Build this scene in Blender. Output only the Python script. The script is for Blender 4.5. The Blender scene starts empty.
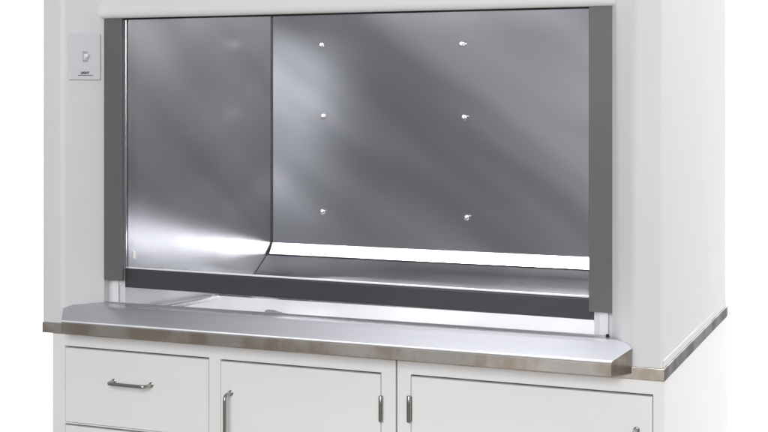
import bpy, bmesh, math, random
from mathutils import Vector, Matrix

random.seed(4)
S = bpy.context.scene
COL = S.collection

# ------------------------------------------------------------------ helpers
def link(name, bm, mat, parent=None, bevel=0.0, seg=2, smooth=None):
    me = bpy.data.meshes.new(name)
    bmesh.ops.remove_doubles(bm, verts=bm.verts, dist=1e-6)
    bmesh.ops.recalc_face_normals(bm, faces=bm.faces)
    bm.to_mesh(me); bm.free()
    me.materials.append(mat)
    o = bpy.data.objects.new(name, me)
    COL.objects.link(o)
    if parent is not None:
        o.parent = parent
        o.matrix_parent_inverse = Matrix.Translation(-world_loc(parent))
    if smooth is not None:
        for p in me.polygons:
            p.use_smooth = True
        me.set_sharp_from_angle(angle=math.radians(smooth))
    if bevel > 0:
        b = o.modifiers.new('bevel', 'BEVEL')
        b.width = bevel; b.segments = seg; b.limit_method = 'ANGLE'
        b.angle_limit = math.radians(40)
    return o

def world_loc(o):
    v = Vector((0, 0, 0))
    while o is not None:
        v += o.location
        if o.parent is not None:
            v += o.matrix_parent_inverse.translation
        o = o.parent
    return v

def thing(name, loc, label, cat, group=None):
    o = bpy.data.objects.new(name, None)
    COL.objects.link(o)
    o.location = loc
    o.empty_display_size = 0.1
    o['label'] = label; o['category'] = cat
    if group: o['group'] = group
    return o

def box(bm, x0, x1, y0, y1, z0, z1):
    v = [bm.verts.new(p) for p in ((x0,y0,z0),(x1,y0,z0),(x1,y1,z0),(x0,y1,z0),
                                   (x0,y0,z1),(x1,y0,z1),(x1,y1,z1),(x0,y1,z1))]
    for f in ((0,3,2,1),(4,5,6,7),(0,1,5,4),(1,2,6,5),(2,3,7,6),(3,0,4,7)):
        bm.faces.new([v[i] for i in f])

def prism_z(bm, pts, z0, z1):
    a = [bm.verts.new((x, y, z0)) for x, y in pts]
    b = [bm.verts.new((x, y, z1)) for x, y in pts]
    n = len(pts)
    bm.faces.new(a[::-1]); bm.faces.new(b)
    for i in range(n):
        bm.faces.new((a[i], a[(i+1) % n], b[(i+1) % n], b[i]))

def loft(bm, rings, caps=True, closed=True):
    R = [[bm.verts.new(p) for p in r] for r in rings]
    n = len(R[0])
    for a, b in zip(R, R[1:]):
        for i in range(n if closed else n-1):
            bm.faces.new((a[i], a[(i+1) % n], b[(i+1) % n], b[i]))
    if caps and closed:
        bm.faces.new(R[0][::-1]); bm.faces.new(R[-1])

def prism_x(bm, pts, x0, x1):
    loft(bm, [[(x0, y, z) for y, z in pts], [(x1, y, z) for y, z in pts]])

def fillet(pts, radii, seg=6):
    """round the corners of a closed 2-D polygon"""
    out = []
    n = len(pts)
    for i, p in enumerate(pts):
        r = radii[i]
        p = Vector(p)
        if r <= 0:
            out.append(tuple(p)); continue
        a = Vector(pts[i-1]) - p; b = Vector(pts[(i+1) % n]) - p
        la, lb = a.length, b.length
        a.normalize(); b.normalize()
        ang = a.angle(b)
        t = min(r / math.tan(ang/2), la*.49, lb*.49)
        p0, p1 = p + a*t, p + b*t
        for k in range(seg+1):
            u = k/seg
            q = p0*(1-u)**2 + p*2*u*(1-u) + p1*u*u
            out.append(tuple(q))
    return out

def tube(bm, path, r, n=12):
    path = [Vector(p) for p in path]
    rings = []
    up = None
    for i, p in enumerate(path):
        t = (path[min(i+1, len(path)-1)] - path[max(i-1, 0)]).normalized()
        if up is None:
            up = Vector((0, 0, 1)) if abs(t.z) < .8 else Vector((1, 0, 0))
        s = t.cross(up).normalized(); up = s.cross(t).normalized()
        rings.append([p + s*(r*math.cos(2*math.pi*k/n)) + up*(r*math.sin(2*math.pi*k/n)) for k in range(n)])
    loft(bm, rings)

def arc_path(corners, r, seg=6):
    """open path with rounded corners"""
    c = [Vector(p) for p in corners]
    out = [c[0]]
    for i in range(1, len(c)-1):
        a = (c[i-1]-c[i]).normalized(); b = (c[i+1]-c[i]).normalized()
        p0, p1 = c[i]+a*r, c[i]+b*r
        for k in range(seg+1):
            u = k/seg
            out.append(p0*(1-u)**2 + c[i]*2*u*(1-u) + p1*u*u)
    out.append(c[-1])
    return out

def lathe(bm, prof, M, n=20):
    """profile of (radius, height) turned about the local z axis, placed by M"""
    rings = [[M @ Vector((r*math.cos(2*math.pi*k/n), r*math.sin(2*math.pi*k/n), h)) for k in range(n)] for r, h in prof]
    loft(bm, rings)

# ---------------------------------------------------------------- materials
def new_mat(name):
    m = bpy.data.materials.new(name); m.use_nodes = True
    nt = m.node_tree
    return m, nt, nt.nodes['Principled BSDF']

def N(nt, kind, **kw):
    n = nt.nodes.new(kind)
    for k, v in kw.items():
        if k in n.inputs: n.inputs[k].default_value = v
        else: setattr(n, k, v)
    return n

def coords(nt, rot=(0,0,0), scale=(1,1,1)):
    tc = nt.nodes.new('ShaderNodeTexCoord')
    mp = nt.nodes.new('ShaderNodeMapping')
    mp.inputs['Scale'].default_value = scale
    src = tc.outputs['Object']
    if any(rot):                               # turn first, stretch afterwards
        r = nt.nodes.new('ShaderNodeMapping')
        r.inputs['Rotation'].default_value = rot
        nt.links.new(src, r.inputs['Vector'])
        src = r.outputs['Vector']
    nt.links.new(src, mp.inputs['Vector'])
    return mp.outputs['Vector']

def noise(nt, vec, scale, detail=3, rough=.5):
    n = N(nt, 'ShaderNodeTexNoise')
    n.inputs['Scale'].default_value = scale
    n.inputs['Detail'].default_value = detail
    n.inputs['Roughness'].default_value = rough
    nt.links.new(vec, n.inputs['Vector'])
    return n.outputs['Fac']

def ramp(nt, fac, lo, hi, a=.3, b=.7):
    m = N(nt, 'ShaderNodeMapRange', interpolation_type='SMOOTHERSTEP')
    m.inputs['From Min'].default_value = a; m.inputs['From Max'].default_value = b
    m.inputs['To Min'].default_value = lo; m.inputs['To Max'].default_value = hi
    nt.links.new(fac, m.inputs['Value'])
    return m.outputs['Result']

def mixcol(nt, fac, c0, c1):
    m = N(nt, 'ShaderNodeMix', data_type='RGBA')
    m.inputs[6].default_value = (*c0, 1); m.inputs[7].default_value = (*c1, 1)
    nt.links.new(fac, m.inputs[0])
    return m.outputs[2]

def bump(nt, h, strength, dist, prev=None):
    b = N(nt, 'ShaderNodeBump')
    b.inputs['Strength'].default_value = strength
    b.inputs['Distance'].default_value = dist
    nt.links.new(h, b.inputs['Height'])
    if prev is not None: nt.links.new(prev, b.inputs['Normal'])
    return b.outputs['Normal']

def paint(name, c, rough=.38, var=.03, peel=.05):
    m, nt, p = new_mat(name)
    v = coords(nt)
    big = noise(nt, v, 2.2, 4, .6)
    c1 = tuple(max(0, x*(1-var)) for x in c)
    nt.links.new(mixcol(nt, ramp(nt, big, 0, 1), c, c1), p.inputs['Base Color'])
    p.inputs['Roughness'].default_value = rough
    n = bump(nt, noise(nt, v, 420, 2), peel, .0004)
    nt.links.new(n, p.inputs['Normal'])
    p.inputs['Specular IOR Level'].default_value = .32
    return m

def steel(name, c, rough, wave=.02, wscale=1.6, brush=(1,60,60),
          wstretch=(1,1,1), wrot=(0,0,0), refl_tint=None, metal=1.0, refl_streak=0.0, grain=.07, edge=None):
    """sheet steel: fine brushing in the colour, a slow waviness of the sheet in the normal"""
    m, nt, p = new_mat(name)
    p.inputs['Metallic'].default_value = metal
    p.inputs['Roughness'].default_value = rough
    if edge: p.inputs['Specular Tint'].default_value = (edge, edge, edge, 1)
    br = noise(nt, coords(nt, (0,0,0), brush), 5, 3, .6)
    col = mixcol(nt, ramp(nt, br, 0, 1), c, tuple(x*(1-grain) for x in c))
    if refl_tint:  # blotches of mirrored surroundings, painted into the colour
        mm = N(nt, 'ShaderNodeMix', data_type='RGBA')
        mm.inputs[7].default_value = (*refl_tint, 1)
        nt.links.new(ramp(nt, noise(nt, coords(nt, scale=(1,1,.6)), 9, 4, .6), 0, 1, .40, .64), mm.inputs[0])
        nt.links.new(col, mm.inputs[6])
        col = mm.outputs[2]
    if refl_streak > 0:                 # soft reflection streaks painted into the steel colour, drawn out diagonally
        fv = noise(nt, coords(nt, wrot, tuple(q*f for q, f in zip(wstretch, (.7, 1, 1.3)))), wscale*2.2, 1.5, .4)
        mm = N(nt, 'ShaderNodeMix', data_type='RGBA', blend_type='MULTIPLY')
        mm.inputs[7].default_value = (1-refl_streak, 1-refl_streak, 1-refl_streak*.97, 1)
        nt.links.new(ramp(nt, fv, 0, 1, .28, .74), mm.inputs[0])
        nt.links.new(col, mm.inputs[6])
        col = mm.outputs[2]
    nt.links.new(col, p.inputs['Base Color'])
    if wave > 0:
        wv = noise(nt, coords(nt, wrot, wstretch), wscale, 0, .4)
        nt.links.new(bump(nt, wv, 1, wave), p.inputs['Normal'])
    return m

M_white   = paint('white_enamel', (.705,.705,.705), rough=.5)
M_cab     = paint('cabinet_enamel', (.85,.85,.845), rough=.42)
M_plate   = paint('switch_plate_plastic', (.66,.66,.71), rough=.3, peel=.01)
M_slot    = paint('slot_plastic', (.42,.42,.46), rough=.4, peel=0)
M_toggle  = paint('toggle_plastic', (.86,.86,.86), rough=.25, peel=.0)
M_track   = paint('grey_track_coat', (.135,.132,.133), rough=.42, var=.10)
M_rail    = paint('dark_rail_coat', (.06,.058,.066), rough=.45, var=.15)
M_ink     = paint('black_ink', (.02,.02,.02), rough=.6, peel=0)
M_gap     = paint('dark_sealant', (.012,.012,.014), rough=.6, peel=0)
M_back    = steel('brushed_steel_back', (.385,.391,.408), .29, metal=.995, refl_streak=.42, grain=.018, wave=.012, wscale=1.0, wrot=(0,-.6,0), wstretch=(.6,1,2.0), brush=(1.5,60,60))
M_side    = steel('brushed_steel_side', (.74,.748,.766), .245, metal=.95, refl_streak=.36, grain=.03, wave=.02, wscale=1.1, wrot=(.66,0,0), wstretch=(1,.6,2.0), brush=(60,1.5,60))
M_deck    = steel('satin_steel_deck', (.66,.664,.69), .28, wave=.01, wscale=2.2, wstretch=(.6,1.5,1), brush=(1.5,80,80), metal=.6)
M_sill    = steel('satin_steel_sill', (.46,.464,.50), .26, wave=.01, wscale=3.0, wstretch=(.6,1.5,1), brush=(1.5,90,90), metal=.5)
M_edge    = steel('floor_tinted_steel_edge', (.74,.70,.66), .33, wave=.012, wscale=5, brush=(2,50,90), refl_tint=(.52,.45,.38))  # warm brown of the reflected floor put into the edge colour
M_cove    = steel('darkened_cove_steel', (.21,.212,.222), .10, wave=.008, wscale=1.5, wstretch=(.6,1,1), brush=(1.5,60,60))  # steel colour darkened to carry the dim reflection in the cove
M_flank   = steel('dark_reflection_flank', (.24,.235,.25), .42, edge=.55, wave=.01, wscale=5, brush=(50,2,90), refl_tint=(.09,.09,.10))  # dark patches of the reflected room painted into the steel
M_bright  = steel('polished_steel', (.72,.72,.74), .18, wave=0)
M_guide   = paint('pale_guide_coat', (.80,.80,.82), rough=.3, peel=0)  # pale coat in place of the bright reflections on polished steel
M_handle  = steel('satin_handle_steel', (.40,.39,.38), .26, wave=0, brush=(30,30,30))
M_bolt    = steel('zinc_bolt', (.85,.85,.85), .16, wave=0)

# thin pane: mostly clear, with the mirror part of real glass
M_glass, nt, p = new_mat('sash_glass')
nt.nodes.remove(p)
out = nt.nodes['Material Output']
tr = N(nt, 'ShaderNodeBsdfTransparent'); tr.inputs['Color'].default_value = (.965,.962,.972,1)
gl = N(nt, 'ShaderNodeBsdfGlossy'); gl.inputs['Roughness'].default_value = .02
fr = N(nt, 'ShaderNodeFresnel'); fr.inputs['IOR'].default_value = 1.45
mx = N(nt, 'ShaderNodeMixShader')
nt.links.new(fr.outputs[0], mx.inputs[0]); nt.links.new(tr.outputs[0], mx.inputs[1]); nt.links.new(gl.outputs[0], mx.inputs[2])
nt.links.new(mx.outputs[0], out.inputs['Surface'])

# the hood's own lamp (it is switched on)
M_lamp, nt, p = new_mat('lamp_diffuser')
p.inputs['Base Color'].default_value = (.9,.9,.9,1)
p.inputs['Emission Color'].default_value = (1,.985,.96,1)
p.inputs['Emission Strength'].default_value = 34

# ------------------------------------------------------------------- hood
W, D, TOP = 1.515, 0.885, 1.35
hood = thing('fume_hood', (W/2, D/2, 0),
             'white enamelled laboratory fume hood with grey sash frame and stainless steel interior', 'fume hood')

IX0, IX1 = .122, 1.396        # opening between the slanted posts
def side_panel(mir):
    pts = [(0,0),(.060,0),(IX0,.085),(IX0,.108),(.024,.108),(.024,D),(0,D)]
    rad = [.010,.022,.003,0,0,0,.004]
    pts = fillet(pts, rad)
    if mir: pts = [(W-x, y) for x, y in pts][::-1]
    bm = bmesh.new(); prism_z(bm, pts, .0006, TOP)
    return bm
link('side_panel', side_panel(False), M_white, hood, smooth=35)
link('side_panel', side_panel(True), M_white, hood, smooth=35)

bm = bmesh.new(); box(bm, W+.0002, W+.0016, .012, D-.004, .0006, .0155)
link('base_trim', bm, M_white, hood, bevel=.0005)
bm = bmesh.new(); box(bm, .0245, W-.0245, D-.02, D-.002, .0006, TOP)
link('rear_panel', bm, M_white, hood)
bm = bmesh.new(); box(bm, .0245, W-.0245, .1085, D-.021, TOP-.02, TOP)
link('top_panel', bm, M_white, hood)

# fascia: flat sheet with a rolled lower lip
zb = .7445
prof = [(.080, TOP), (.080, zb+.034), (.0775, zb+.026), (.0735, zb+.020), (.0722, zb+.013), (.0735, zb+.006), (.0775, zb+.0015), (.083, zb),
        (.0885, zb+.0015), (.0905, zb+.007), (.0915, zb+.03), (.0915, TOP)]
bm = bmesh.new(); prism_x(bm, prof, .1095, W-.1095)
link('fascia', bm, M_white, hood, smooth=50)
bm = bmesh.new(); box(bm, IX0+.001, IX1-.003, .092, .0955, zb-.0035, zb+.05)
link('fascia_gasket', bm, M_gap, hood)

# sash tracks (grey vertical covers) and the bright guide ends below them
def track(x0, x1, z0):
    bm = bmesh.new(); box(bm, x0, x1, .084, .098, z0, zb+.06)
    return bm
link('sash_track', track(IX0+.0005, .1735, .0985), M_track, hood, bevel=.0015)
link('sash_track', track(1.3425, IX1-.001, .0935), M_track, hood, bevel=.0015)
def guide(x0, x1, xs0, xs1):
    bm = bmesh.new()
    box(bm, x0, x1, .1005, .1035, .030, .40)
    box(bm, xs0, xs1, .1040, .1065, .085, .40)
    return bm
link('track_guide', guide(.136, .153, .1535, .160), M_guide, hood, bevel=.0006)
link('track_guide', guide(1.362, 1.381, 1.355, 1.3615), M_guide, hood, bevel=.0006)

for x0, x1 in ((IX0-.02, .1665), (W-.1665, W-IX0+.02)):
    bm = bmesh.new(); box(bm, x0, x1, .1095, .1115, .0006, 1.14)
    link('jamb_plate', bm, M_white, hood)

# sash: bottom rail + pane
bm = bmesh.new(); box(bm, .160, 1.362, .1125, .130, .0785, .1255)
sash = link('sash_rail', bm, M_rail, hood, bevel=.003)
bm = bmesh.new(); box(bm, .150, 1.367, .1165, .1225, .1260, zb+.12)
link('glass_pane', bm, M_glass, sash)
bm = bmesh.new()
box(bm, .160, 1.362, .1130, .1160, .1262, .1302)
link('glazing_bead', bm, M_guide, sash, bevel=.0008)
bm = bmesh.new()
box(bm, .1738, .1765, .0995, .1035, .1305, zb+.06)
link('glazing_bead', bm, M_bright, sash, bevel=.0006)
bm = bmesh.new(); box(bm, 1.3395, 1.3420, .0995, .1035, .1305, zb+.06)
link('glazing_bead', bm, M_bright, sash, bevel=.0006)
bm = bmesh.new(); box(bm, .1875, .1945, .1120, .1160, .150, .172)
link('sash_clip', bm, M_toggle, sash, bevel=.002)

for o in [sash] + [c for c in sash.children if c.name.split('.')[0] in ('glass_pane', 'glazing_bead')]:
    if o.dimensions.x < .1 and o is not sash: continue
    for v in o.data.vertices:
        v.co.z -= .0075*(v.co.x-.16)/1.2

# stainless lining
LX0f, LX0b = .166, .268            # left lining: front edge, back edge
YB = .712
RX0f, RX0b = W-LX0f, W-LX0b
CEIL = 1.15
def lining(xf, xb, sgn):
    bm = bmesh.new()
    t = .003*sgn
    prism_z(bm, [(xf, .1122), (xb, YB+.006), (xb-t, YB+.006), (xf-t, .1122)], .012, CEIL)
    return bm
link('side_lining', lining(LX0f, LX0b, 1), M_side, hood)
link('side_lining', lining(RX0f, RX0b, -1), M_side, hood)
bm = bmesh.new(); box(bm, LX0b+.0035, RX0b-.0035, YB, YB+.003, .1345, CEIL)
baffle = link('back_baffle', bm, M_back, hood)
prof = [(YB-.0006, .1340), (YB-.003, .1315), (YB-.0225, .1045), (YB-.0205, .1033), (YB-.001, .1300), (YB+.0015, .1335), (YB+.0015, .1340)]
bm = bmesh.new(); prism_x(bm, prof, LX0b+.0035, RX0b-.0035)
link('slanted_foot', bm, M_bright, hood, smooth=30)
bm = bmesh.new()
box(bm, LX0b-.0, LX0b+.0032, YB-.001, YB+.004, .135, CEIL)       # black sealed corner joints
link('corner_joint', bm, M_gap, hood)
bm = bmesh.new()
box(bm, RX0b-.0032, RX0b, YB-.001, YB+.004, .135, CEIL)
link('corner_joint', bm, M_gap, hood)
bm = bmesh.new(); box(bm, .12, W-.12, YB+.02, YB+.024, .0, CEIL)
link('plenum_back', bm, M_gap, hood)
bm = bmesh.new(); box(bm, .12, W-.12, .132, YB+.03, CEIL+.001, CEIL+.005)
link('ceiling_lining', bm, M_side, hood)
bm = bmesh.new(); box(bm, .12, W-.12, .132, .136, zb+.10, CEIL)
link('header_lining', bm, M_side, hood)
# lamp housing with its diffuser
bm = bmesh.new()
for a in ((.14,W-.14,.19,.205),(.14,W-.14,.405,.42)):
    box(bm, *a, CEIL-.022, CEIL)
box(bm, .14, .155, .2055, .4045, CEIL-.022, CEIL); box(bm, W-.155, W-.14, .2055, .4045, CEIL-.022, CEIL)
lamp = link('lamp_housing', bm, M_white, hood)
bm = bmesh.new(); box(bm, .1555, W-.1555, .2055, .4045, CEIL-.018, CEIL-.004)
link('lamp_diffuser', bm, M_lamp, lamp)

# six bolts with hooked standoffs on the back baffle
for (x, z) in ((.425,.694),(.842,.691),(.430,.4945),(.848,.494),(.428,.2265),(.855,.225)):
    bm = bmesh.new()
    R = Matrix.Translation((x, YB-.0003, z)) @ Matrix.Rotation(math.radians(90), 4, 'X')
    lathe(bm, [(.0075,0),(.0075,.0014),(.0068,.0018),(.0044,.002),(.0044,.0050),(.0038,.0060),(.0020,.0068),(.0002,.007)], R)
    tube(bm, [(x+.002, YB-.0055, z+.002), (x+.006, YB-.0085, z+.0035), (x+.0095, YB-.009, z+.003)], .0015, 8)
    link('bolt', bm, M_bolt, hood, smooth=40)

# light switch on the left slanted post
bu = Vector((.589, .808, 0)); bn = Vector((.808, -.589, 0)); bz = Vector((0,0,1))
pc = Vector((.060,0,0)) + bu*.0545 + bz*.650
def onp(u, v, w): return pc + bu*u + bz*v + bn*w
def pbox(bm, u0, u1, v0, v1, w0, w1):
    v = [bm.verts.new(onp(*q)) for q in ((u0,v0,w0),(u1,v0,w0),(u1,v1,w0),(u0,v1,w0),(u0,v0,w1),(u1,v0,w1),(u1,v1,w1),(u0,v1,w1))]
    for f in ((0,3,2,1),(4,5,6,7),(0,1,5,4),(1,2,6,5),(2,3,7,6),(3,0,4,7)):
        bm.faces.new([v[i] for i in f])
bm = bmesh.new(); pbox(bm, -.040, .040, -.057, .057, .0003, .0062)
sw = link('light_switch', bm, M_plate, hood, bevel=.0022, seg=3)
bm = bmesh.new(); pbox(bm, -.0065, .0065, -.013, .013, .0063, .0072)
link('toggle_surround', bm, M_slot, sw, bevel=.0006)
bm = bmesh.new()
loft(bm, [[onp(u*s, v*s2+dv, w) for u, v in ((-.0042,-.0085),(.0042,-.0085),(.0042,.0085),(-.0042,.0085))]
          for s, s2, dv, w in ((1,.9,-.001,.0073),(.95,.62,.001,.013),(.85,.5,.0025,.018))])
link('toggle', bm, M_toggle, sw, bevel=.0008)
for v in (.030, -.030):
    bm = bmesh.new()
    R = Matrix.Translation(onp(0, v, .0062)) @ bn.to_track_quat('Z', 'Y').to_matrix().to_4x4()
    lathe(bm, [(.0032,0),(.0030,.0007),(.0018,.0011),(.0002,.0012)], R)
    link('plate_screw', bm, M_plate, sw, smooth=40)
def lettering(txt, size, u, v, w, mat, parent, bold=0.0):
    c = bpy.data.curves.new('lettering', 'FONT')
    c.body = txt; c.size = size; c.align_x = 'CENTER'; c.extrude = .0001; c.offset = bold
    t = bpy.data.objects.new('lettering_source', c)
    COL.objects.link(t)
    bpy.context.view_layer.update()
    me = bpy.data.meshes.new_from_object(t.evaluated_get(bpy.context.evaluated_depsgraph_get()))
    bpy.data.objects.remove(t)
    M = Matrix((( bu.x, bz.x, bn.x, 0),( bu.y, bz.y, bn.y, 0),( bu.z, bz.z, bn.z, 0),(0,0,0,1)))
    M = Matrix.Translation(onp(u, v, w)) @ M
    me.transform(M)
    me.materials.clear(); me.materials.append(mat)
    o = bpy.data.objects.new('lettering', me); COL.objects.link(o)
    o.parent = parent
    o.matrix_parent_inverse = Matrix.Translation(-world_loc(parent))
    return o
lettering('LIGHT', .0078, 0, -.0425, .0064, M_ink, sw, .0004)
bm = bmesh.new(); pbox(bm, -.0185, .0205, -.0467, -.0453, .0063, .0065)
link('printed_rule', bm, M_ink, sw)

# ---------------------------------------------------------------- worktop
top = thing('worktop', (.76, .445, -.026),
            'stainless steel worktop with raised curved sill, between the white hood and the base cabinets', 'worktop')
bm = bmesh.new(); box(bm, 0, 1.52, 0, .89, -.0255, 0)
slab = link('slab', bm, M_edge, top, bevel=.0015)
slab.data.materials.append(M_flank)
for f in slab.data.polygons:
    if f.normal.x > .9: f.material_index = 1

# airfoil sill: convex nose, ends cut back at a slant
def sill_pt(y):
    # top height of the sill at depth y
    if y >= .02: return .0435
    u = (.02-y)/.07
    return .0435 - .027*u**1.15
ys = [.083, .06, .04, .02, .01, 0, -.01, -.02, -.03, -.038, -.044, -.048, -.050]
ringsL, ringsR = [], []
def end_x(y):
    if y >= 0: return .0605 + y*(IX0-.060)/.085      # follows the slanted post
    return .0605 + (-y)*.62
prof = []
for y in ys:
    z = sill_pt(y)
    if y < -.049: z -= .0012
    prof.append((y, z))
prof += [(-.0505, .012), (-.0505, -.012), (-.0490, -.0135), (-.0020, -.0135), (-.0020, .0006), (.083, .0006)]
bm = bmesh.new()
L = [(end_x(y)+.0012, y, z) for y, z in prof]
Rr = [(W-end_x(y)-.0012, y, z) for y, z in prof]
mid = []
for k in range(0, 9):
    t = k/8
    mid.append([(a[0]*(1-t)+b[0]*t, a[1], a[2]) for a, b in zip(L, Rr)])
loft(bm, mid)
link('sill', bm, M_sill, top, smooth=32)
# front face of the sill nose, with the brown floor reflection in its colour
bm = bmesh.new()
x0, x1 = end_x(-.05)+.0012, W-end_x(-.05)-.0012
box(bm, x0+.0004, x1-.0004, -.0525, -.0507, -.0128, .0125)
link('sill_edge', bm, M_edge, top, bevel=.0007)
sl = bpy.data.objects['sill']
sl.data.materials.append(M_edge)
for f in sl.data.polygons:                       # the cut ends carry the same painted floor tint
    if abs(f.normal.x) > .4: f.material_index = 1
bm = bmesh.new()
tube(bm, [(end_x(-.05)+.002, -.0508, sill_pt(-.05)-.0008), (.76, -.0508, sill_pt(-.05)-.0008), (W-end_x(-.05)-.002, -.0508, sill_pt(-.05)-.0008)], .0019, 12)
link('sill_glint_bead', bm, M_guide, top, smooth=60)  # added pale bead, draws the highlight along the sill's front edge
bm = bmesh.new(); box(bm, 1.3815, 1.3875, .0745, .0815, .0437, .0495)
link('rubber_stop', bm, M_gap, top, bevel=.001)
# rear lip of the sill with a small upstand
bm = bmesh.new(); box(bm, IX0+.004, W-IX0-.004, .0835, .0865, .0100, .0455)
link('sill_lip', bm, M_bright, top, bevel=.0008)
bm = bmesh.new()
prism = [(.566,.0440),(.570,.0505),(.578,.0520),(.592,.0518),(.602,.0490),(.618,.0462),(.640,.0448),(.640,.0440)]
loft(bm, [[(x, .0838, z) for x, z in prism], [(x, .0868, z) for x, z in prism]])
link('sill_upstand', bm, M_sill, top)

# recessed deck inside the hood, coved up at the back
dp = [(.088,.012),(.40,.012),(.47,.0125),(.50,.0128),(.54,.0155),(.58,.0245),(.612,.0405),(.64,.061),(.665,.0815),(.6875,.1005)]
def lx(y): return LX0f + (max(y,.1122)-.1122)/(YB+.006-.1122)*(LX0b-LX0f)
def sheet(dp):
    dprof = dp + [(y+.002, z-.003) for y, z in dp[::-1]]
    bm = bmesh.new()
    loft(bm, [[(lx(y)+.0030, y, z) for y, z in dprof], [(W-lx(y)-.0030, y, z) for y, z in dprof]])
    return bm
link('deck', sheet(dp[:3]), M_deck, top, smooth=40)
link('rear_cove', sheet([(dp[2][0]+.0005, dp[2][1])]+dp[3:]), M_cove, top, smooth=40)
# two added ribs that stand in for a bright reflected stripe on the deck
for dx in (0, .011):
    bm = bmesh.new()
    pts = [(-.0035,0),(-.0025,.003),(.0025,.003),(.0035,0)]
    loft(bm, [[(.214+dx+u, .150, .0122+h) for u, h in pts], [(.236+dx*1.6+u, .455, .0128+h) for u, h in pts]])
    link('reflection_rib', bm, M_bright, top)

# --------------------------------------------------------------- cabinets
def face_frame(bm, x0, x1, z0, z1, holes, y0=.0, t=.019):
    xs = sorted({x0, x1, *[h[0] for h in holes], *[h[1] for h in holes]})
    zs = sorted({z0, z1, *[h[2] for h in holes], *[h[3] for h in holes]})
    for xa, xb in zip(xs, xs[1:]):
        for za, zb_ in zip(zs, zs[1:]):
            mx_, mz = (xa+xb)/2, (za+zb_)/2
            if any(h[0] < mx_ < h[1] and h[2] < mz < h[3] for h in holes): continue
            bm.faces.new([bm.verts.new(p) for p in ((xa,y0,za),(xb,y0,za),(xb,y0,zb_),(xa,y0,zb_))])
    bmesh.ops.remove_doubles(bm, verts=bm.verts, dist=1e-6)
    r = bmesh.ops.extrude_face_region(bm, geom=list(bm.faces))
    for v in r['geom']:
        if isinstance(v, bmesh.types.BMVert): v.co.y += t

def pull(x, z, horiz, length=.104, stand=.030, r=.0042):
    e = Vector((1,0,0)) if horiz else Vector((0,0,-1))
    a = Vector((x, YF, z)); b = a + e*length
    o = Vector((0,-stand,0))
    bm = bmesh.new()
    tube(bm, arc_path([a+Vector((0,.001,0)), a+o, b+o, b+Vector((0,.001,0))], .013), r)
    for q in (a, b):
        R = Matrix.Translation((q.x, YF-.0002, q.z)) @ Matrix.Rotation(math.radians(90), 4, 'X')
        lathe(bm, [(.0065,0),(.0065,.002),(.0050,.0032),(.0042,.0034)], R, 14)
    return bm

YF = .004        # front plane of frames, doors and drawers
ZB, ZT = -.886, -.0262
def cabinet(name, x0, x1, openings, label):
    c = thing(name, ((x0+x1)/2, .44, ZB), label, 'base cabinet', 'base cabinets under the worktop')
    bm = bmesh.new()
    face_frame(bm, x0, x1, ZB+.10, ZT, [o[1:5] for o in openings], YF)
    link('face_frame', bm, M_cab, c, bevel=.0012)
    bm = bmesh.new()
    t = .018
    box(bm, x0+.0002, x0+t, YF+.0192, .884, ZB, ZT); box(bm, x1-t, x1-.0002, YF+.0192, .884, ZB, ZT)
    box(bm, x0+t+.0002, x1-t-.0002, .866, .884, ZB, ZT)
    box(bm, x0+t+.0002, x1-t-.0002, YF+.08, .865, ZB+.08, ZB+.098)
    link('carcass', bm, M_cab, c)
    bm = bmesh.new(); box(bm, x0+t+.001, x1-t-.001, YF+.075, YF+.079, ZB, ZB+.098)
    link('toe_kick', bm, M_gap, c)
    for kind, a, b, z0, z1, extra in openings:
        g = .0012; gt = .0046
        bm = bmesh.new(); box(bm, a+g, b-g, YF-.0004, YF+.0185, z0+g, z1-gt)
        d = link(kind, bm, M_cab, c, bevel=.0012)
        for ex in extra:
            if ex[0] == 'pull':
                link('handle', pull(*ex[1:]), M_handle, d, smooth=50)
            else:
                _, hx, hz0, hz1, leaf = ex
                bm = bmesh.new()
                R = Matrix.Translation((hx, YF-.0045, hz0))
                h = hz1-hz0
                lathe(bm, [(.0005,-.001),(.0035,-.0008),(.0052,.001),(.0052,h*.33),(.0046,h*.335),(.0046,h*.345),(.0052,h*.35),
                           (.0052,h*.66),(.0046,h*.665),(.0046,h*.675),(.0052,h*.68),(.0052,h-.001),(.0040,h+.0012),(.0006,h+.0018)], R, 16)
                box(bm, min(hx, hx+leaf), max(hx, hx+leaf), YF-.0022, YF-.0006, hz0+.001, hz1-.001)
                link('hinge', bm, M_handle, d, smooth=40)
    return c

cabinet('base_cabinet', .028, .9310, [
    ('drawer', .064, .464, -.240, -.0545, [('pull', .205, -.1300, True)]),
    ('drawer', .064, .464, -.428, -.243, [('pull', .205, -.320, True)]),
    ('drawer', .064, .464, -.760, -.431, [('pull', .205, -.520, True)]),
    ('door', .494, .8965, -.760, -.0560, [('pull', .522, -.1315, False), ('hinge', .8975, -.163, -.107, -.0062), ('hinge', .8975, -.71, -.655, -.0062)]),
], 'wider white base cabinet with stacked drawers and one door under the worktop')
cabinet('base_cabinet', .9345, 1.5190, [
    ('door', .9665, 1.4955, -.760, -.0545, [('pull', 1.462, -.1290, False), ('hinge', .9640, -.158, -.1015, .0062), ('hinge', .9640, -.71, -.655, .0062)]),
], 'narrower white base cabinet with a single wide door under the worktop')

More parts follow.
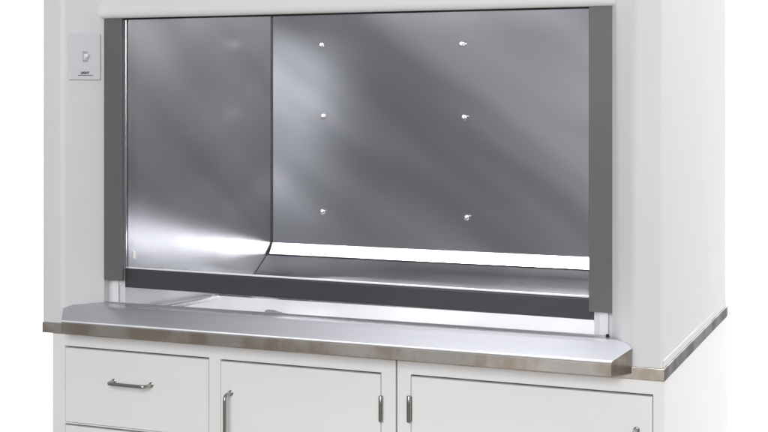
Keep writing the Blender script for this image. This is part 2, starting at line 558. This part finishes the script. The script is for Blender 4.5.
# ------------------------------------------------------------ surroundings
M_wall, nt, p = new_mat('white_backdrop_paper')
p.inputs['Base Color'].default_value = (.9,.9,.9,1); p.inputs['Roughness'].default_value = .9
nt.links.new(bump(nt, noise(nt, coords(nt), 60, 3), .05, .001), p.inputs['Normal'])
bm = bmesh.new(); box(bm, -3.6, 2.8, 1.75, 1.78, ZB-.001, 2.6)
o = link('backdrop', bm, M_wall); o['kind'] = 'structure'
M_floor, nt, p = new_mat('brown_floor')
nt.links.new(mixcol(nt, ramp(nt, noise(nt, coords(nt, scale=(1,6,1)), 3, 5, .6), 0, 1), (.19,.162,.137), (.25,.213,.18)), p.inputs['Base Color'])
p.inputs['Roughness'].default_value = .5
bm = bmesh.new(); box(bm, -5, 6.5, -6, 1.749, ZB-.02, ZB-.0005)
o = link('floor', bm, M_floor); o['kind'] = 'structure'

# ------------------------------------------------------------------- light
w = bpy.data.worlds.new('World'); S.world = w; w.use_nodes = True
bg = w.node_tree.nodes['Background']
bg.inputs['Color'].default_value = (.93,.96,1,1); bg.inputs['Strength'].default_value = .40

def area(name, loc, target, sx, sy, power, col=(1,1,1), spread=180):
    l = bpy.data.lights.new(name, 'AREA'); l.shape = 'RECTANGLE'; l.size = sx; l.size_y = sy
    l.energy = power; l.color = col; l.spread = math.radians(spread)
    o = bpy.data.objects.new(name, l); COL.objects.link(o)
    o.location = loc
    o.rotation_euler = (Vector(target)-Vector(loc)).to_track_quat('-Z', 'Y').to_euler()
    return o
area('key_softbox', (1.65,-4.4,1.5), (.8,0,-.3), 2.0, 2.0, 132)
area('side_softbox', (5.0,.75,.7), (1.5,.6,.0), 1.4, 2.4, 62)
o = area('sill_fill', (1.42,.096,2.1), (1.42,.096,0), .5, .012, 19, spread=62)  # unseen lamp added to brighten the right end of the sill
o.rotation_euler = (0, 0, 0)
area('sill_edge_fill', (.9,-1.3,3.1), (.9,-.9,0), 3.4, .3, 7)  # unseen strip added to light up the sill's front edge
area('backdrop_lamp', (-.4,.95,1.5), (-.4,1.75,.5), 4.2, .2, 60, spread=150)
area('backdrop_lamp', (.75,1.0,-.82), (.75,1.75,-.45), 1.2, .15, 18, spread=150)
area('backdrop_lamp', (-2.4,1.0,.2), (-1.0,1.75,.1), .3, 1.8, 25, spread=150)

# ------------------------------------------------------------------ camera
cam = bpy.data.cameras.new('camera'); co = bpy.data.objects.new('camera', cam); COL.objects.link(co)
co.location = (2.0359, -2.7692, .5571)
co.rotation_euler = (math.radians(90), 0, .3877)
cam.sensor_width = 36; cam.lens = 1360.42*36/768
cam.shift_y = -(216-94.5)/768
cam.clip_start = .05; cam.clip_end = 100
S.camera = co
S.view_settings.view_transform = 'Standard'
S.view_settings.look = 'None'
S.view_settings.exposure = 0
S.view_settings.gamma = 1
